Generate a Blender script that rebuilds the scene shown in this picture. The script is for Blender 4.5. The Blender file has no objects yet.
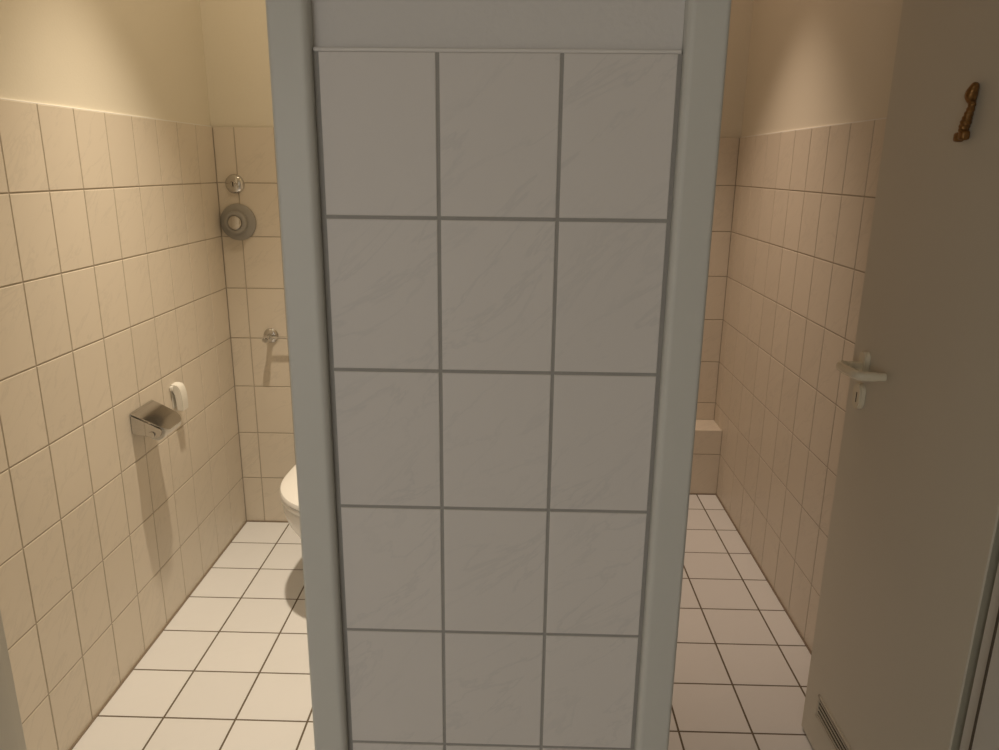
import bpy, bmesh, math, random
from mathutils import Vector, Matrix
random.seed(7)
scn = bpy.context.scene
C = scn.collection
PI = math.pi

# ------------------------------------------------------------------ measures
XL, XR = -1.055, 1.064            # tiled faces of the two outer cabin walls
YBL, YBR = 1.959, 2.495           # back walls of the two cabins
TW, TH, TOP = 0.152, 0.2028, 1.624
CEIL = 2.8
WALL_T = 0.162                    # thickness of the wall with the doorways
LO, LI = -0.784, -0.2033          # left doorway reveals
RI, RO = 0.3475, 0.895             # right doorway reveals
Y_REAR = -3.4                     # far end of the washroom behind the camera
HX = 2.3

# ------------------------------------------------------------------ materials
def new_mat(name):
    m = bpy.data.materials.new(name); m.use_nodes = True
    nt = m.node_tree
    return m, nt, nt.nodes['Principled BSDF']

def plain(name, col, rough=.5, metal=0., spec=.5, bump=0., bscale=200., var=0.):
    m, nt, b = new_mat(name)
    b.inputs['Base Color'].default_value = (*col, 1)
    b.inputs['Roughness'].default_value = rough
    b.inputs['Metallic'].default_value = metal
    b.inputs['Specular IOR Level'].default_value = spec
    tc = nt.nodes.new('ShaderNodeTexCoord')
    n = nt.nodes.new('ShaderNodeTexNoise'); n.inputs['Scale'].default_value = bscale; n.inputs['Detail'].default_value = 3
    nt.links.new(tc.outputs['Object'], n.inputs['Vector'])
    if bump:
        bp = nt.nodes.new('ShaderNodeBump'); bp.inputs['Strength'].default_value = bump; bp.inputs['Distance'].default_value = .002
        nt.links.new(n.outputs['Fac'], bp.inputs['Height']); nt.links.new(bp.outputs['Normal'], b.inputs['Normal'])
    if var:
        mx = nt.nodes.new('ShaderNodeMix'); mx.data_type = 'RGBA'
        mx.inputs['A'].default_value = (*[c * (1 - var) for c in col], 1)
        mx.inputs['B'].default_value = (*[min(1, c * (1 + var)) for c in col], 1)
        nt.links.new(n.outputs['Fac'], mx.inputs['Factor']); nt.links.new(mx.outputs['Result'], b.inputs['Base Color'])
    return m

def wall_tile_mat(name, base, vein, strength=.75, rough=.38):
    m, nt, b = new_mat(name)
    L = nt.links.new; N = nt.nodes.new
    uv = N('ShaderNodeUVMap'); uv.uv_map = 'UVMap'
    geo = N('ShaderNodeNewGeometry')
    off = N('ShaderNodeVectorMath'); off.operation = 'SCALE'; off.inputs[0].default_value = (7.3, 3.1, 11.7)
    L(geo.outputs['Random Per Island'], off.inputs['Scale'])
    rot = N('ShaderNodeMapping'); rot.inputs['Rotation'].default_value = (0, 0, math.radians(-40))
    L(uv.outputs['UV'], rot.inputs['Vector'])
    sc = N('ShaderNodeVectorMath'); sc.operation = 'MULTIPLY'; sc.inputs[1].default_value = (5.0, 17.0, 1)
    L(rot.outputs['Vector'], sc.inputs[0])
    add = N('ShaderNodeVectorMath'); add.operation = 'ADD'
    L(sc.outputs['Vector'], add.inputs[0]); L(off.outputs['Vector'], add.inputs[1])
    n1 = N('ShaderNodeTexNoise'); n1.inputs['Scale'].default_value = 1.0; n1.inputs['Detail'].default_value = 5
    n1.inputs['Distortion'].default_value = .6; n1.inputs['Roughness'].default_value = .6
    L(add.outputs['Vector'], n1.inputs['Vector'])
    s = N('ShaderNodeMath'); s.operation = 'SUBTRACT'; s.inputs[1].default_value = .5; L(n1.outputs['Fac'], s.inputs[0])
    a = N('ShaderNodeMath'); a.operation = 'ABSOLUTE'; L(s.outputs[0], a.inputs[0])
    mr = N('ShaderNodeMapRange'); mr.inputs['From Min'].default_value = 0; mr.inputs['From Max'].default_value = .03
    mr.inputs['To Min'].default_value = 1; mr.inputs['To Max'].default_value = 0
    L(a.outputs[0], mr.inputs['Value'])
    n2 = N('ShaderNodeTexNoise'); n2.inputs['Scale'].default_value = .55; n2.inputs['Detail'].default_value = 1
    L(add.outputs['Vector'], n2.inputs['Vector'])
    mk = N('ShaderNodeMapRange'); mk.inputs['From Min'].default_value = .36; mk.inputs['From Max'].default_value = .56
    L(n2.outputs['Fac'], mk.inputs['Value'])
    mu = N('ShaderNodeMath'); mu.operation = 'MULTIPLY'; L(mr.outputs[0], mu.inputs[0]); L(mk.outputs[0], mu.inputs[1])
    mu2 = N('ShaderNodeMath'); mu2.operation = 'MULTIPLY'; mu2.inputs[1].default_value = strength; L(mu.outputs[0], mu2.inputs[0])
    mx = N('ShaderNodeMix'); mx.data_type = 'RGBA'
    mx.inputs['A'].default_value = (*base, 1); mx.inputs['B'].default_value = (*vein, 1)
    L(mu2.outputs[0], mx.inputs['Factor'])
    # each tile fired a touch lighter or darker
    hv = N('ShaderNodeHueSaturation')
    vr = N('ShaderNodeMapRange'); vr.inputs['To Min'].default_value = .975; vr.inputs['To Max'].default_value = 1.02
    L(geo.outputs['Random Per Island'], vr.inputs['Value']); L(vr.outputs[0], hv.inputs['Value'])
    L(mx.outputs['Result'], hv.inputs['Color']); L(hv.outputs['Color'], b.inputs['Base Color'])
    b.inputs['Roughness'].default_value = rough
    b.inputs['Specular IOR Level'].default_value = .35
    return m

M = {}
M['tile'] = wall_tile_mat('glazed_wall_tile', (.73, .66, .56), (.60, .545, .465), .4)
M['pier_tile'] = wall_tile_mat('satin_wall_tile', (.73, .69, .655), (.60, .58, .56), .4, .5)
M['grout'] = plain('grey_grout', (.47, .41, .335), .9, var=.08, bscale=60)
M['pier_caulk'] = plain('pier_caulk', (.76, .725, .69), .6)
M['pier_grout'] = plain('pale_grey_grout', (.36, .345, .32), .9, var=.08, bscale=60)
M['floor_tile'] = wall_tile_mat('matt_floor_tile', (.77, .765, .765), (.73, .725, .72), .2, .5)
M['floor_grout'] = plain('brown_floor_grout', (.15, .12, .085), .9, var=.15, bscale=40)
M['plaster'] = plain('roughcast_plaster', (.76, .71, .60), .9, bump=.15, bscale=140, var=.015)
M['grey_plaster'] = plain('painted_washroom_plaster', (.70, .675, .65), .9, bump=.3, bscale=140, var=.015)
M['caulk'] = plain('white_caulk', (.82, .80, .76), .6)
M['frame'] = plain('grey_green_lacquer', (.63, .62, .575), .45, var=.02, bscale=5)
M['seal'] = plain('dark_rubber_seal', (.10, .085, .065), .7)
M['door'] = plain('ivory_door_lacquer', (.66, .62, .52), .5, var=.02, bscale=4)
M['nylon'] = plain('white_nylon', (.82, .76, .60), .16)
M['dark'] = plain('dark_cavity', (.05, .04, .03), .9)
M['vent'] = plain('beige_vent_plastic', (.58, .53, .43), .5)
M['chrome'] = plain('polished_chrome', (.62, .61, .595), .08, 1., var=.02, bscale=20)
M['satin_chrome'] = plain('satin_chrome', (.48, .46, .43), .38, 1., var=.05, bscale=60)
M['grey_plastic'] = plain('matt_grey_plastic', (.33, .315, .29), .4, var=.04, bscale=60)
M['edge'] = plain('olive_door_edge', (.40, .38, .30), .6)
M['bronze'] = plain('brown_bronze', (.24, .12, .035), .35, .6, bump=.6, bscale=220, var=.35)
M['ceramic'] = plain('white_ceramic', (.80, .79, .76), .12)
M['seat'] = plain('white_seat_plastic', (.84, .83, .80), .22)
M['plastic'] = plain('white_plastic', (.80, .78, .72), .35)
M['paper'] = plain('white_tissue', (.84, .82, .78), .95, bump=.3, bscale=300)
M['card'] = plain('grey_cardboard', (.42, .35, .26), .9)

# ------------------------------------------------------------------ helpers
def link_mesh(name, bm, mats, parent=None, smooth=False):
    me = bpy.data.meshes.new(name)
    bmesh.ops.recalc_face_normals(bm, faces=bm.faces[:])
    bm.to_mesh(me); bm.free()
    for m in (mats if isinstance(mats, (list, tuple)) else [mats]): me.materials.append(m)
    if smooth:
        for p in me.polygons: p.use_smooth = True
        me.set_sharp_from_angle(angle=math.radians(38))
    o = bpy.data.objects.new(name, me); C.objects.link(o)
    if parent: o.parent = parent; o.matrix_parent_inverse = Matrix.Translation(parent.location).inverted()
    return o

def empty(name, loc):
    o = bpy.data.objects.new(name, None); o.location = loc; o.empty_display_size = .05
    C.objects.link(o); return o

def tag(o, label=None, cat=None, group=None, kind=None):
    if label: o['label'] = label
    if cat: o['category'] = cat
    if group: o['group'] = group
    if kind: o['kind'] = kind
    return o

def box(bm, x0, x1, y0, y1, z0, z1, mi=0, bev=0., seg=2):
    vs = [bm.verts.new(p) for p in ((x0,y0,z0),(x1,y0,z0),(x1,y1,z0),(x0,y1,z0),(x0,y0,z1),(x1,y0,z1),(x1,y1,z1),(x0,y1,z1))]
    fs = [bm.faces.new([vs[i] for i in f]) for f in ((3,2,1,0),(4,5,6,7),(0,1,5,4),(1,2,6,5),(2,3,7,6),(3,0,4,7))]
    for f in fs: f.material_index = mi
    if bev:
        es = list({e for f in fs for e in f.edges})
        r = bmesh.ops.bevel(bm, geom=es, offset=bev, segments=seg, affect='EDGES', profile=.5)
        for f in r['faces']: f.material_index = mi
    return fs

def rounded(pts, n=5):
    """pts: (x, y, r) -> list of (x, y) with each corner rounded by r"""
    out = []
    k = len(pts)
    for i in range(k):
        p = Vector(pts[i][:2]); r = pts[i][2]
        if r <= 0: out.append(tuple(p)); continue
        a = (Vector(pts[i-1][:2]) - p).normalized(); b = (Vector(pts[(i+1) % k][:2]) - p).normalized()
        ang = a.angle(b); d = r / math.tan(ang/2)
        c = p + (a+b).normalized() * (r / math.sin(ang/2))
        s, e = p + a*d - c, p + b*d - c
        a0 = math.atan2(s.y, s.x); da = math.atan2(e.y, e.x) - a0
        while da > PI: da -= 2*PI
        while da < -PI: da += 2*PI
        for j in range(n+1):
            t = a0 + da*j/n; out.append((c.x + r*math.cos(t), c.y + r*math.sin(t)))
    return out

def prism(bm, pts, fn, a, b, mi=0):
    """extrude polygon pts from a to b; fn(u, v, w) -> xyz"""
    lo = [bm.verts.new(fn(u, v, a)) for u, v in pts]; hi = [bm.verts.new(fn(u, v, b)) for u, v in pts]
    n = len(pts); fs = [bm.faces.new(lo[::-1]), bm.faces.new(hi)]
    for i in range(n): fs.append(bm.faces.new((lo[i], lo[(i+1) % n], hi[(i+1) % n], hi[i])))
    for f in fs: f.material_index = mi
    return fs

def lathe(bm, prof, origin, axis, n=40, mi=0):
    """prof: (radius, height along axis)"""
    z = Vector(axis).normalized(); x = z.orthogonal().normalized(); y = z.cross(x); o = Vector(origin)
    rings = []
    for r, h in prof:
        if r < 1e-6: rings.append([bm.verts.new(o + z*h)])
        else: rings.append([bm.verts.new(o + z*h + (x*math.cos(2*PI*i/n) + y*math.sin(2*PI*i/n))*r) for i in range(n)])
    for a, b in zip(rings, rings[1:]):
        for i in range(n):
            j = (i+1) % n
            if len(a) == 1 and len(b) == 1: continue
            if len(a) == 1: f = bm.faces.new((a[0], b[j], b[i]))
            elif len(b) == 1: f = bm.faces.new((a[i], a[j], b[0]))
            else: f = bm.faces.new((a[i], a[j], b[j], b[i]))
            f.material_index = mi
    return rings

def tube(bm, path, radii, n=14, sy=1.0, mi=0, ref=None):
    """sweep a circle (flattened by sy) along path with rounded ends"""
    P = [Vector(p) for p in path]; prev = None; up = Vector(ref) if ref else None
    for i, p in enumerate(P):
        t = (P[min(i+1, len(P)-1)] - P[max(i-1, 0)]).normalized()
        if up is None: up = t.orthogonal().normalized()
        u = (up - t*up.dot(t)).normalized(); w = t.cross(u); up = u
        r = radii[i] if isinstance(radii, (list, tuple)) else radii
        ring = [bm.verts.new(p + u*math.cos(2*PI*k/n)*r + w*math.sin(2*PI*k/n)*r*sy) for k in range(n)]
        if prev:
            for k in range(n):
                f = bm.faces.new((prev[k], prev[(k+1) % n], ring[(k+1) % n], ring[k])); f.material_index = mi
        else: bm.faces.new(ring[::-1]).material_index = mi
        prev = ring
    bm.faces.new(prev).material_index = mi

def smooth_path(ctrl, k=6):
    """Catmull-Rom through control points"""
    P = [Vector(c) for c in ctrl]; out = []
    for i in range(len(P)-1):
        p0, p1, p2, p3 = P[max(i-1,0)], P[i], P[i+1], P[min(i+2,len(P)-1)]
        for j in range(k):
            t = j/k
            out.append(.5*((2*p1)+(p2-p0)*t+(2*p0-5*p1+4*p2-p3)*t*t+(3*p1-p0-3*p2+p3)*t**3))
    out.append(P[-1]); return out

def splits(a, b, first, step):
    """joint positions between a and b"""
    k = math.ceil((a - first)/step - 1e-6); s = [a]
    x = first + k*step
    while x < b - 1e-4:
        if x > a + 1e-4: s.append(x)
        x += step
    s.append(b); return s

def tiling(bm, uvl, o, eu, ev, en, us, vs, joint=.0042, depth=.0016, bev=.0011, thick=.008, mt=0, mg=1, edge_u=(True, True)):
    """glazed tiles with a pillowed edge over a recessed grout bed"""
    o, eu, ev, en = Vector(o), Vector(eu), Vector(ev), Vector(en)
    def P(u, v, h): return o + eu*u + ev*v + en*h
    g = bm.faces.new([bm.verts.new(P(*q, -depth)) for q in ((us[0],vs[0]),(us[-1],vs[0]),(us[-1],vs[-1]),(us[0],vs[-1]))]); g.material_index = mg
    j = joint/2
    for iu in range(len(us)-1):
        for iv in range(len(vs)-1):
            u0 = us[iu] + (j if iu or edge_u[0] else 0); u1 = us[iu+1] - (j if iu < len(us)-2 or edge_u[1] else 0)
            v0 = vs[iv] + (j if iv else .001); v1 = vs[iv+1] - (j if iv < len(vs)-2 else 0)
            if u1-u0 < .006 or v1-v0 < .006: continue
            rings = []
            for ins, h in ((0, -thick*.5), (0, -bev), (bev*.35, -bev*.3), (bev, 0)):
                rings.append([bm.verts.new(P(a, b, h)) for a, b in ((u0+ins,v0+ins),(u1-ins,v0+ins),(u1-ins,v1-ins),(u0+ins,v1-ins))])
            fs = [bm.faces.new(rings[-1])]
            for a, b in zip(rings, rings[1:]):
                for k in range(4): fs.append(bm.faces.new((a[k], a[(k+1)%4], b[(k+1)%4], b[k])))
            for f in fs:
                f.material_index = mt
                for lp in f.loops:
                    d = lp.vert.co - o; lp[uvl].uv = (d.dot(eu), d.dot(ev))

def new_tiled():
    bm = bmesh.new(); return bm, bm.loops.layers.uv.new('UVMap')

def finish_tiled(name, bm, mats):
    me = bpy.data.meshes.new(name); bm.to_mesh(me); bm.free()
    for m in mats: me.materials.append(m)
    o = bpy.data.objects.new(name, me); C.objects.link(o)
    return tag(o, kind='structure')

def struct(name, bm, mats):
    return tag(link_mesh(name, bm, mats), kind='structure')

rows = [TOP - TH*k for k in range(8, -1, -1)]; rows[0] = 0.0
R8 = .008

# ------------------------------------------------------------------ the room
# outer wall of the left cabin: tiles to 1.62 m, plaster set back above
bm, uv = new_tiled()
tiling(bm, uv, (XL, 0, 0), (0,1,0), (0,0,1), (1,0,0), splits(WALL_T+.003, YBL, .7424, TW), rows, edge_u=(False, False))
box(bm, XL-.10, XL-R8, Y_REAR, YBL+.1, TOP-.004, CEIL, 2)
box(bm, XL-.10, XL-.003, WALL_T, YBL+.1, 0, TOP-.004, 1)
box(bm, XL-.02, XL-.0012, WALL_T+.003, YBL, TOP-.0005, TOP+.0035, 3, .0015)
finish_tiled('wall_left', bm, [M['tile'], M['grout'], M['plaster'], M['caulk']])

# outer wall of the right cabin
bm, uv = new_tiled()
tiling(bm, uv, (XR, YBR, 0), (0,-1,0), (0,0,1), (-1,0,0), splits(0, YBR-WALL_T-.003, YBR-1.1959-TW*12, TW), rows, edge_u=(False, False))
box(bm, XR+R8, XR+.10, Y_REAR, YBR+.1, TOP-.004, CEIL, 2)
box(bm, XR+.003, XR+.10, WALL_T, YBR+.1, 0, TOP-.004, 1)
box(bm, XR+.0012, XR+.02, WALL_T+.003, YBR, TOP-.0005, TOP+.0035, 3, .0015)
finish_tiled('wall_right', bm, [M['tile'], M['grout'], M['plaster'], M['caulk']])

# back wall of the left cabin, with the boxed-in cistern ledge behind the toilet
PX0, PX1 = .03, .11               # partition between the cabins
bm, uv = new_tiled()
tiling(bm, uv, (XL, YBL, 0), (1,0,0), (0,0,1), (0,-1,0), splits(0, PX0-XL, -.9746-XL, TW), rows)
box(bm, XL-.1, PX0, YBL+R8, YBL+.1, TOP-.004, CEIL, 2)
box(bm, XL-.1, PX0, YBL+.003, YBL+.1, 0, TOP-.004, 1)
finish_tiled('wall_back', bm, [M['tile'], M['grout'], M['plaster'], M['caulk']])

# back wall of the right cabin with the low tiled ledge in front of it
LY, LZ = 2.338, .322
bm, uv = new_tiled()
tiling(bm, uv, (PX1, YBR, 0), (1,0,0), (0,0,1), (0,-1,0), splits(0, XR-PX1, (XR-PX1) % TW, TW), rows)
box(bm, PX1, XR+.1, YBR+R8, YBR+.1, TOP-.004, CEIL, 2)
box(bm, PX1, XR+.1, YBR+.003, YBR+.1, 0, TOP-.004, 1)
finish_tiled('wall_back_right', bm, [M['tile'], M['grout'], M['plaster'], M['caulk']])
bm, uv = new_tiled()
us = splits(0, XR-PX1, (XR-PX1) % TW, TW)
tiling(bm, uv, (PX1, LY, 0), (1,0,0), (0,0,1), (0,-1,0), us, [0, TH, LZ-.001])
tiling(bm, uv, (PX1, LY, LZ), (1,0,0), (0,1,0), (0,0,1), us, [0.001, YBR-LY-.003], mt=2)
box(bm, PX1+.001, XR-.002, LY+.003, YBR-.002, 0, LZ-.003, 1)
finish_tiled('trim_1', bm, [M['tile'], M['grout'], M['tile']])
LX0 = -.66
bm, uv = new_tiled()
tiling(bm, uv, (LX0, 1.80, 0), (1,0,0), (0,0,1), (0,-1,0), splits(0, PX0-LX0, 0, TW), [0, TH, TH*2, TH*3, TH*4, TH*5, 1.1])
tiling(bm, uv, (LX0, YBL-.002, 0), (0,-1,0), (0,0,1), (-1,0,0), [0, YBL-1.80-.002], [0, TH, TH*2, TH*3, TH*4, TH*5, 1.1])
box(bm, LX0+.003, PX0-.001, 1.803, YBL-.003, 0, 1.10, 0)
finish_tiled('trim_2', bm, [M['tile'], M['grout']])

# partition between the cabins
bm, uv = new_tiled()
tiling(bm, uv, (PX0, YBL, 0), (0,-1,0), (0,0,1), (-1,0,0), splits(0, YBL-WALL_T-.003, TW, TW), rows)
tiling(bm, uv, (PX1, WALL_T+.003, 0), (0,1,0), (0,0,1), (1,0,0), splits(0, YBR-WALL_T-.003, TW, TW), rows)
box(bm, PX0+.003, PX1-.003, WALL_T+.001, YBL+.002, 0, CEIL, 2)
box(bm, PX0+.003, PX1-.003, YBL+.002, YBR+.002, 0, CEIL, 2)
finish_tiled('wall_partition', bm, [M['tile'], M['grout'], M['plaster']])

# pier between the two doorways, tiled on the washroom side
PL, PR = -.1545, .2972
PTOP = 1.6282
prow = [PTOP - TH*k for k in range(8, -1, -1)]; prow[0] = 0; prow[-1] -= .0035; prow[-2] += .0012
PTOP -= .0035
bm, uv = new_tiled()
tiling(bm, uv, (PL, 0, 0), (1,0,0), (0,0,1), (0,-1,0), [.0065, -PL, -PL+TW, PR-PL-.0032], prow, joint=.0044)
g = bm.faces.new([bm.verts.new(p) for p in ((PL,.0023,0),(PR,.0023,0),(PR,.0023,PTOP),(PL,.0023,PTOP))]); g.material_index = 1
box(bm, PL, PR, .0085, WALL_T, 0, CEIL, 2)
box(bm, PL+.002, PR-.001, .0004, .012, PTOP, PTOP+.005, 3, .0018)
finish_tiled('wall_center', bm, [M['pier_tile'], M['pier_grout'], M['grey_plaster'], M['pier_caulk']])
# the rest of that wall: outside the doorways and above them
bm = bmesh.new()
for x0, x1, z0 in ((-HX, LO-.052, 0), (RO+.052, HX, 0), (LO-.052, PL, 2.052), (PR, RO+.052, 2.052)):
    box(bm, x0, x1, .0085, WALL_T, z0, CEIL)
struct('wall_front', bm, M['plaster'])

# floor: one grid per cabin (laid a little out of line with one another)
bm, uv = new_tiled()
FS = .20175
vsL = splits(Y_REAR, YBL+.01, .7599, FS); vsR = splits(Y_REAR, YBR+.01, .7619, FS)
tiling(bm, uv, (0,0,0), (1,0,0), (0,1,0), (0,0,1), splits(-HX, .07, -.8646, FS), vsL, joint=.0056, depth=.0007, bev=.0006, edge_u=(True, True))
tiling(bm, uv, (0,0,0), (1,0,0), (0,1,0), (0,0,1), splits(.07, HX, .7680, FS), vsR, joint=.0056, depth=.0007, bev=.0006)
box(bm, -HX, HX, Y_REAR, YBR+.05, -.12, -.004, 1)
finish_tiled('floor', bm, [M['floor_tile'], M['floor_grout']])

# dark silicone joint where the tiled walls meet the floor
bm = bmesh.new()
q = .0055
for x0, x1, y0, y1 in ((XL, XL+q, WALL_T+.003, YBL), (XL+q, LX0, YBL-q, YBL), (LX0-q, LX0, 1.80-q, YBL-q), (LX0, PX0, 1.80-q, 1.80),
                       (XR-q, XR, WALL_T+.003, LY-q), (PX1, XR, LY-q, LY)):
    box(bm, x0, x1, y0, y1, -.001, .0045)
struct('trim_5', bm, plain('brown_silicone', (.25, .195, .14), .6))
bm = bmesh.new(); box(bm, -HX-.1, HX+.1, Y_REAR-.1, YBR+.1, CEIL, CEIL+.1)
struct('ceiling', bm, plain('white_ceiling_paint', (.78, .75, .70), .9))
bm = bmesh.new()
box(bm, -HX-.1, -HX, Y_REAR-.1, .0085, 0, CEIL); struct('wall_washroom_left', bm, M['plaster'])
bm = bmesh.new()
box(bm, HX, HX+.1, Y_REAR-.1, .0085, 0, CEIL); struct('wall_washroom_right', bm, M['plaster'])
bm = bmesh.new()
box(bm, -HX, HX, Y_REAR-.1, Y_REAR, 0, CEIL); struct('wall_rear', bm, M['plaster'])

# ------------------------------------------------------------------ steel door frames
def door_frame(name, xa, xb, reveal_end=.112, seal_side=None):
    root = empty(name, ((xa+xb)/2, .08, 0)); tag(root, kind='structure')
    for x0, o in ((xa, -1), (xb, 1)):
        pts = [(x0+o*.050, .0083, 0), (x0+o*.050, -.015, .009), (x0, -.015, .006), (x0, reveal_end, .002),
               (x0+o*.015, reveal_end, 0), (x0+o*.015, WALL_T, .002), (x0+o*.0505, WALL_T, 0)]
        b = bmesh.new(); prism(b, rounded(pts, 5), lambda u, v, w: (u, v, w), .0, 2.0)
        link_mesh('jamb', b, M['frame'], root)
        if seal_side == o:
            b = bmesh.new(); box(b, min(x0+o*.0005, x0+o*.0145), max(x0+o*.0005, x0+o*.0145), reveal_end+.0003, reveal_end+.0065, .0, 2.0)
            link_mesh('rubber_seal', b, M['seal'], root)
    b = bmesh.new(); box(b, xa-.05, xb+.05, -.011, WALL_T, 2.0, 2.05, 0, .004)
    link_mesh('head', b, M['frame'], root)
    return root
door_frame('trim_3', LO, LI, .127)
door_frame('trim_4', RI, RO, seal_side=1)

# ------------------------------------------------------------------ the open door
DX, DY0, DY1 = .909, .185, .789
door = empty('door_1', (DX+.02, DY0, 0)); tag(door, kind='structure')
bm = bmesh.new(); box(bm, DX, DX+.040, DY0, DY1, .007, 1.985, 0, .0025, 3)
leaf = link_mesh('door_leaf', bm, M['door'], door)
bm = bmesh.new(); box(bm, DX+.003, DX+.037, DY0-.0012, DY0+.001, .010, 1.982, 0, .0005); link_mesh('hinge_edge_strip', bm, M['edge'], leaf)  # thin strip in a darker olive, laid over the hinge edge of the leaf
# upper rose, lever bent back to the door, key rose
def rose(bm, y, z0, z1, half, t):
    pts = rounded([(y-half, z0, half*.92), (y+half, z0, half*.92), (y+half, z1, half*.92), (y-half, z1, half*.92)], 8)
    prism(bm, pts, lambda u, v, w: (w, u, v), DX-t, DX)
    k = [((u-y)*.86+y, (v-(z0+z1)/2)*.94+(z0+z1)/2) for u, v in pts]
    prism(bm, k, lambda u, v, w: (w, u, v), DX-t-.003, DX-t)
bm = bmesh.new(); rose(bm, .716, 1.022, 1.092, .0165, .009); handle_rose = link_mesh('handle_rose', bm, M['nylon'], door)
bm = bmesh.new()
lev = smooth_path([(DX-.008,.716,1.057),(DX-.048,.718,1.058),(DX-.0595,.710,1.058),(DX-.062,.695,1.0575),(DX-.063,.645,1.0595),(DX-.0615,.628,1.0595),(DX-.053,.617,1.0595),(DX-.022,.612,1.0595),(DX-.006,.612,1.0595)], 5)
tube(bm, lev, [.0098]*6+[.0108]*(len(lev)-12)+[.0095]*6, 16)
link_mesh('lever', bm, M['nylon'], door, True)
bm = bmesh.new(); rose(bm, .719, .953, 1.014, .0205, .009); kr = link_mesh('key_rose', bm, M['nylon'], door)
bm = bmesh.new(); box(bm, DX-.0127, DX-.0118, .7145, .7175, .970, .994); link_mesh('keyhole', bm, M['dark'], kr)
# ventilation grille low on the leaf
VY0, VY1, VZ0, VZ1 = .282, .708, .108, .174
bm = bmesh.new()
t = DX-.004
box(bm, t, DX, VY0, VY1, VZ1-.007, VZ1, 0, .0012); box(bm, t, DX, VY0, VY1, VZ0, VZ0+.009, 0, .0012)
box(bm, t, DX, VY0, VY0+.012, VZ0, VZ1, 0, .0012); box(bm, t, DX, VY1-.008, VY1, VZ0, VZ1, 0, .0012)
vent = link_mesh('vent_grille', bm, M['vent'], door)
bm = bmesh.new(); box(bm, DX-.0008, DX-.0002, VY0+.004, VY1-.004, VZ0+.004, VZ1-.004); link_mesh('vent_opening', bm, M['dark'], vent)
for k in range(4):
    z = VZ0+.0145+k*.0125
    bm = bmesh.new()
    prism(bm, [(t+.0004, z-.001), (DX-.0009, z+.001), (DX-.0009, z+.003), (t+.0004, z+.0035)], lambda u, v, w: (u, w, v), VY0+.010, VY1-.0075)
    link_mesh('slat', bm, M['vent'], vent)
bm = bmesh.new(); box(bm, t-.0015, t+.001, .555, .567, .118, .130, 0, .0006); link_mesh('slide_tab', bm, M['vent'], vent)
# hinges in the gap between leaf and jamb
for z in (.25, 1.75):
    bm = bmesh.new(); tube(bm, [(DX+.012, DY0-.010, z-.04), (DX+.012, DY0-.010, z+.04)], .0075)
    link_mesh('hinge', bm, M['satin_chrome'], door)

# ------------------------------------------------------------------ small bronze figure on the door
fig = empty('door_sign_figure', (DX, .466, 1.545))
tag(fig, 'small brown bronze figure fixed high on the open ivory door', 'door sign')
bm = bmesh.new()
fx = DX-.0075
ctrl = [(fx, .4620, 1.556), (fx-.001, .4610, 1.566), (fx-.002, .4560, 1.577), (fx-.002, .4520, 1.588), (fx-.001, .4490, 1.600), (fx-.001, .4470, 1.612)]
pth = smooth_path(ctrl, 6)
rr = [.0095, .0115, .0120, .0100, .0085, .0075]
rad = []
for i in range(len(pth)):
    f = i/6; k = min(int(f), 4); rad.append(rr[k]+(rr[k+1]-rr[k])*(f-k) + .0008*math.sin(i*1.7))
tube(bm, pth, rad, 14, .75)
link_mesh('body', bm, M['bronze'], fig, True)
bm = bmesh.new()
hp = smooth_path([(fx, .4510, 1.607), (fx-.001, .4530, 1.615), (fx-.002, .4530, 1.624), (fx-.001, .4500, 1.634), (fx, .4470, 1.643)], 5)
hr = [.005, .0065, .0080, .0095, .0108, .0118, .0126, .0132, .0136, .0138, .0138, .0136, .0132, .0126, .0120, .0112, .0104, .0095, .0082, .0062, .003]
tube(bm, hp, hr, 16, .75)
link_mesh('head', bm, M['bronze'], fig, True)
for y, z in ((.4725, 1.5435), (.4570, 1.546)):
    bm = bmesh.new()
    box(bm, fx-.009, fx+.0072, y-.0080, y+.0080, z, z+.017, 0, .005, 3)
    link_mesh('foot', bm, M['bronze'], fig, True)

# ------------------------------------------------------------------ toilet
toilet = empty('toilet', (-.545, 1.80, 0))
tag(toilet, 'white wall hung toilet with closed lid half hidden behind the tiled pier', 'toilet')
TCX, TCY = -.522, 1.455
def outline(z, sx=1., sf=1., yb=1.7988, dy=0., n=56):
    """egg shaped plan: round front, sides drawn in to the wall at yb"""
    pts = []
    for i in range(n+1):
        a = PI*i/n                                  # front half, from right side round to left
        pts.append((TCX+.187*sx*math.cos(a), TCY+dy-.25*sf*math.sin(a), z))
    m = 14
    for i in range(1, m+1):
        t = i/m; w = .187*sx*(1-.22*t*t)
        pts.append((TCX-w, TCY+dy+(yb-TCY-dy)*t, z))
    for i in range(m, 0, -1):
        t = i/m; w = .187*sx*(1-.22*t*t)
        pts.append((TCX+w, TCY+dy+(yb-TCY-dy)*t, z))
    return pts
def loft(bm, rings, cap0=True, cap1=True):
    R = [[bm.verts.new(p) for p in r] for r in rings]
    for a, b in zip(R, R[1:]):
        for i in range(len(a)):
            j = (i+1) % len(a); bm.faces.new((a[i], a[j], b[j], b[i]))
    if cap0: bm.faces.new(R[0][::-1])
    if cap1: bm.faces.new(R[-1])
bm = bmesh.new()
loft(bm, [outline(.065, .42, .18, dy=.14), outline(.085, .52, .30, dy=.12), outline(.13, .60, .44, dy=.09), outline(.19, .68, .62, dy=.05), outline(.25, .78, .78, dy=.02),
          outline(.31, .89, .90), outline(.35, .955, .965), outline(.375, .975, .98), outline(.388, .97, .978), outline(.392, .955, .965)])
link_mesh('bowl', bm, M['ceramic'], toilet, True)
bm = bmesh.new()
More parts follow.
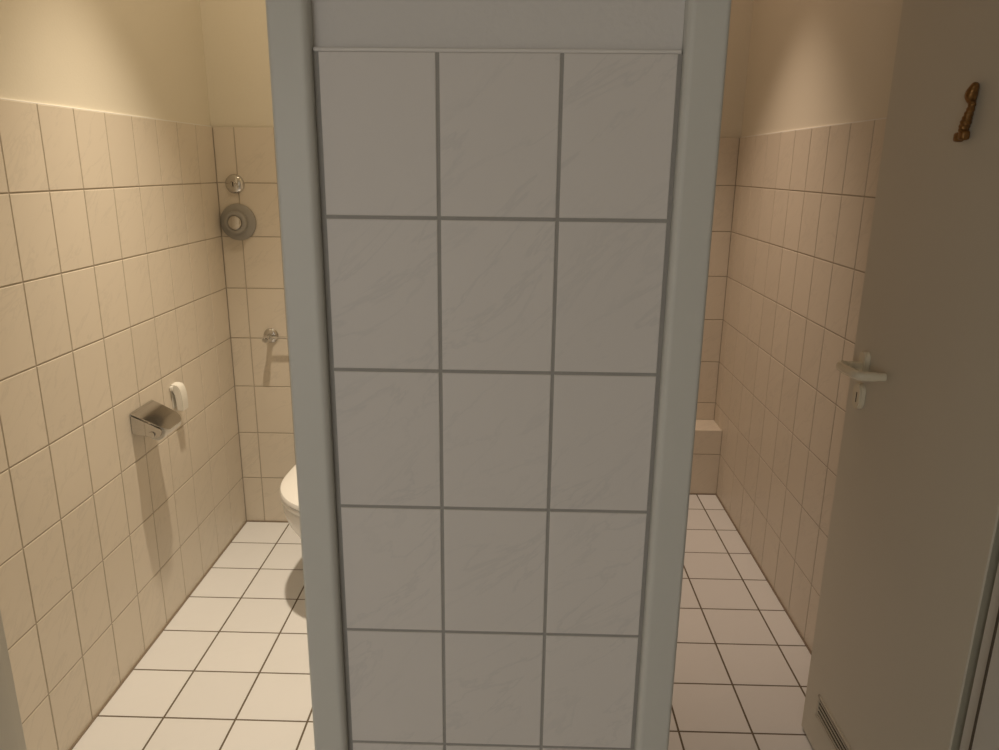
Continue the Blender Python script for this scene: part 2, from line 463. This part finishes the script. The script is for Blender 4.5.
loft(bm, [outline(.3935, .985, .99, 1.75), outline(.397, 1, 1, 1.752), outline(.406, 1, 1, 1.752), outline(.410, .985, .99, 1.75)])
link_mesh('seat', bm, M['seat'], toilet, True)
bm = bmesh.new()
loft(bm, [outline(.4115, .985, .99, 1.755), outline(.415, 1.004, 1.004, 1.757), outline(.423, 1.004, 1.004, 1.757), outline(.430, .985, .988, 1.752), outline(.434, .93, .94, 1.74), outline(.437, .75, .76, 1.70), outline(.4385, .4, .4, 1.6)])
link_mesh('lid', bm, M['seat'], toilet, True)
for dx in (-.075, .075):
    bm = bmesh.new(); tube(bm, [(TCX+dx-.018, 1.765, .412), (TCX+dx+.018, 1.765, .412)], .011)
    link_mesh('hinge', bm, M['chrome'], toilet, True)

# ------------------------------------------------------------------ paper holder and roll
HY0, HY1 = 1.128, 1.268
hold = empty('toilet_paper_holder', (XL, 1.2, .70))
tag(hold, 'chrome toilet paper holder with sloping lid on the left tiled wall', 'toilet paper holder')
bm = bmesh.new(); box(bm, XL+.0002, XL+.004, HY0, HY1, .702, .764, 0, .0012); link_mesh('back_plate', bm, M['chrome'], hold)
# side plate (left), rounded front corner
bm = bmesh.new()
sp = rounded([(XL+.002, .702, .004), (XL+.086, .688, .020), (XL+.094, .716, .010), (XL+.002, .7595, .003)], 6)
prism(bm, sp, lambda u, v, w: (u, w, v), HY0, HY0+.0025); link_mesh('side_plate', bm, M['chrome'], hold)
# lid: sloping sheet with rounded front corners and a lip curled over the left edge
lidp = rounded([(0, HY0-.001, .003), (.106, HY0+.004, .026), (.106, HY1-.006, .030), (0, HY1, .003)], 8)
def lid_fn(u, v, w):
    s = u/.106; return (XL+.002+u, v, .7645-.046*s-.008*s*s + w - .0*v)
bm = bmesh.new()
# gridded so that the slope curves
n = 14; ring_lo = []; 
def half_w(u):
    lo = HY0-.001+.005*u/.106; hi = HY1-.006*u/.106
    r0 = .026; r1 = .040
    if u > .106-r0: d = u-(.106-r0); lo += r0-math.sqrt(max(0, r0*r0-d*d))
    if u > .106-r1: d = u-(.106-r1); hi -= r1-math.sqrt(max(0, r1*r1-d*d))
    return lo, hi
us_ = [.106*(i/30) for i in range(24)]+[.106*(1-(1-(i/12))**2)*.0+.106*(.78+.22*math.sin(PI/2*i/12)) for i in range(1, 13)]
us_ = sorted(set(us_))
top, bot = [], []
for u in us_:
    lo, hi = half_w(u)
    tr, br = [], []
    for k in range(13):
        v = lo+(hi-lo)*k/12
        tr.append(bm.verts.new(lid_fn(u, v, .0025))); br.append(bm.verts.new(lid_fn(u, v, 0)))
    top.append(tr); bot.append(br)
for i in range(len(us_)-1):
    for k in range(12):
        bm.faces.new((top[i][k], top[i][k+1], top[i+1][k+1], top[i+1][k])); bm.faces.new((bot[i][k], bot[i+1][k], bot[i+1][k+1], bot[i][k+1]))
    for k in (0, 12): bm.faces.new((top[i][k], bot[i][k], bot[i+1][k], top[i+1][k]))
for r in (0, -1):
    for k in range(12): bm.faces.new((top[r][k], top[r][k+1], bot[r][k+1], bot[r][k]))
link_mesh('lid', bm, M['chrome'], hold, True)
bm = bmesh.new(); tube(bm, [(XL+.062, HY0+.001, .701), (XL+.062, HY1+.006, .701)], .0065, 16)
lathe(bm, [(0, -.004), (.009, -.004), (.010, 0), (.009, .003), (0, .003)], (XL+.062, HY0-.0005, .701), (0, 1, 0), 20)
link_mesh('spindle', bm, M['chrome'], hold, True)
roll = empty('toilet_paper_roll', (XL+.058, 1.205, .66))
tag(roll, 'white toilet paper roll under the sloping chrome lid', 'toilet paper')
bm = bmesh.new()
ry0, ry1, rc = 1.155, 1.268, (XL+.062, 0, .701)
lathe(bm, [(.0185, 0), (.027, 0), (.029, .002), (.029, ry1-ry0-.002), (.027, ry1-ry0), (.0185, ry1-ry0), (.0185, 0)], (rc[0], ry0, rc[2]), (0, 1, 0), 48)
link_mesh('paper', bm, M['paper'], roll, True)
bm = bmesh.new()
lathe(bm, [(.0168, .001), (.0183, .001), (.0183, ry1-ry0-.001), (.0168, ry1-ry0-.001), (.0168, .001)], (rc[0], ry0, rc[2]), (0, 1, 0), 32)
link_mesh('core', bm, M['card'], roll, True)

# ------------------------------------------------------------------ white plastic fixture beside the holder
frs = empty('plastic_fixture', (XL, 1.425, .69))
tag(frs, 'small white curved plastic fixture on the wall right of the chrome paper holder', 'wall fixture')
bm = bmesh.new()
outer = [tuple(p)[:2] for p in smooth_path([(.000, .775, 0), (.018, .774, 0), (.028, .764, 0), (.034, .742, 0), (.036, .715, 0), (.035, .684, 0)], 6)]
inner = [tuple(p)[:2] for p in smooth_path([(.016, .684, 0), (.015, .710, 0), (.012, .735, 0), (.007, .750, 0), (.000, .756, 0)], 6)]
prism(bm, outer+inner, lambda u, v, w: (XL+.0006+u, w, v), 1.405, 1.445)
bmesh.ops.bevel(bm, geom=[e for e in bm.edges if abs(e.verts[0].co.y-e.verts[1].co.y) < 1e-5], offset=.003, segments=3, affect='EDGES')
link_mesh('shell', bm, M['plastic'], frs, True)
bm = bmesh.new(); box(bm, XL+.0004, XL+.010, 1.394, 1.409, .756, .772, 0, .003, 3); link_mesh('clip', bm, M['plastic'], frs, True)
bm = bmesh.new(); box(bm, XL+.0004, XL+.003, 1.406, 1.448, .692, .770, 0, .0010); link_mesh('back_plate', bm, M['plastic'], frs)

# ------------------------------------------------------------------ fittings on the back wall of the left cabin
W = YBL
sv = empty('stop_valve', (-.985, W, 1.417))
tag(sv, 'small round chrome stop valve cap above the grey flush valve', 'valve')
bm = bmesh.new()
lathe(bm, [(.0, 0), (.036, 0), (.037, .003), (.0355, .007), (.031, .013), (.022, .017), (.0, .018)], (-.985, W-.0003, 1.417), (0, -1, 0), 48)
link_mesh('rosette', bm, M['chrome'], sv, True)
bm = bmesh.new()
lathe(bm, [(0, 0), (.0115, 0), (.0115, .008), (.010, .010), (.0, .010)], (-.985, W-.0168, 1.417), (0, -1, 0), 28)
link_mesh('spindle', bm, M['chrome'], sv, True)
bm = bmesh.new(); box(bm, -.987, -.983, W-.0276, W-.0262, 1.409, 1.425); link_mesh('key_slot', bm, M['dark'], sv)

fv = empty('flush_valve', (-.984, W, 1.274))
tag(fv, 'large round grey flush valve with chrome push button on the back wall', 'flush valve')
fc = (-.983, W-.0003, 1.274)
bm = bmesh.new()
lathe(bm, [(0, 0), (.0685, 0), (.0700, .004), (.0685, .009), (.062, .0135), (.050, .0175), (.043, .019), (.0405, .0195)], fc, (0, -1, 0), 64)
link_mesh('rosette', bm, M['grey_plastic'], fv, True)
bm = bmesh.new()
lathe(bm, [(.0440, .017), (.0435, .034), (.0420, .041), (.0385, .0435), (.0290, .0435), (.0280, .038), (.0, .038)], fc, (0, -1, 0), 56)
link_mesh('collar', bm, M['grey_plastic'], fv, True)
bm = bmesh.new()
lathe(bm, [(.0262, .038), (.0262, .0455), (.0235, .0485), (.012, .0505), (0, .051)], fc, (0, -1, 0), 48)
link_mesh('push_button', bm, M['chrome'], fv, True)

av = empty('angle_valve', (-.889, W, .823))
tag(av, 'small chrome angle valve with outlet pipe near the pier edge', 'valve')
bm = bmesh.new()
lathe(bm, [(0, 0), (.029, 0), (.030, .003), (.027, .008), (.018, .012), (.0, .012)], (-.888, W-.0003, .826), (0, -1, 0), 40)
link_mesh('rosette', bm, M['chrome'], av, True)
bm = bmesh.new(); tube(bm, [(-.888, W-.010, .826), (-.888, W-.060, .826)], .0105, 20); link_mesh('body', bm, M['chrome'], av, True)
bm = bmesh.new(); lathe(bm, [(0, 0), (.009, 0), (.0135, .004), (.0145, .018), (.012, .026), (0, .027)], (-.888, W-.058, .826), (0, -1, 0), 10)
link_mesh('hand_knob', bm, M['chrome'], av, True)
bm = bmesh.new(); tube(bm, [(-.880, W-.042, .826), (-.845, W-.042, .826), (LX0-.002, W-.042, .826)], .0055, 14)
link_mesh('outlet_pipe', bm, M['chrome'], av, True)

# ------------------------------------------------------------------ lights
def spot(name, loc, energy, col, size=math.radians(150), blend=.6, r=.035):
    l = bpy.data.lights.new(name, 'SPOT'); l.energy = energy; l.color = col; l.spot_size = size; l.spot_blend = blend; l.shadow_soft_size = r
    o = bpy.data.objects.new(name, l); o.location = loc; C.objects.link(o); return o
spot('cabin_lamp', (-.555, 1.09, 2.74), 158, (1.0, .85, .65), math.radians(68), 1.0)
spot('cabin_lamp', (-.555, 1.09, 2.74), 12.5, (1.0, .79, .53), math.radians(178), .3)
spot('cabin_lamp', (.55, 1.82, 2.74), 82, (1.0, .775, .59), math.radians(72), 1.0)
spot('cabin_lamp', (.55, 1.82, 2.74), 4.5, (1.0, .71, .50), math.radians(178), .3)
def area(name, loc, rot, sx, sy, energy, col):
    l = bpy.data.lights.new(name, 'AREA'); l.shape = 'RECTANGLE'; l.size = sx; l.size_y = sy; l.energy = energy; l.color = col
    o = bpy.data.objects.new(name, l); o.location = loc; o.rotation_euler = rot; C.objects.link(o); return o
area('washroom_fill', (-1.2, Y_REAR+.02, 1.35), (math.radians(90), 0, 0), 1.6, 1.5, 23.5, (1.0, .96, .905))  # added soft fill for the pier from behind the camera; no window there

w = bpy.data.worlds.new('World'); scn.world = w; w.use_nodes = True
w.node_tree.nodes['Background'].inputs[0].default_value = (.5, .45, .4, 1)
w.node_tree.nodes['Background'].inputs[1].default_value = .02

# ------------------------------------------------------------------ camera
pit, yaw, rol = -.27001, .023068, -.011004
Rm = Matrix.Rotation(yaw, 3, 'Z') @ Matrix.Rotation(pit, 3, 'X') @ Matrix.Rotation(rol, 3, 'Y')
right, fwd, up = Rm.col[0], Rm.col[1], Rm.col[2]
cam = bpy.data.cameras.new('Camera'); cam.sensor_width = 36; cam.lens = 752.18/999*36; cam.clip_start = .02
co = bpy.data.objects.new('Camera', cam); C.objects.link(co)
mw = Matrix.Identity(4)
for i in range(3): mw[i][0], mw[i][1], mw[i][2] = right[i], up[i], -fwd[i]
mw[0][3], mw[1][3], mw[2][3] = .10265, -.98352, 1.49103
co.matrix_world = mw
scn.camera = co
vs = scn.view_settings
vs.view_transform = 'Standard'; vs.look = 'None'; vs.gamma = 1; vs.use_curve_mapping = False; vs.exposure = 0.0
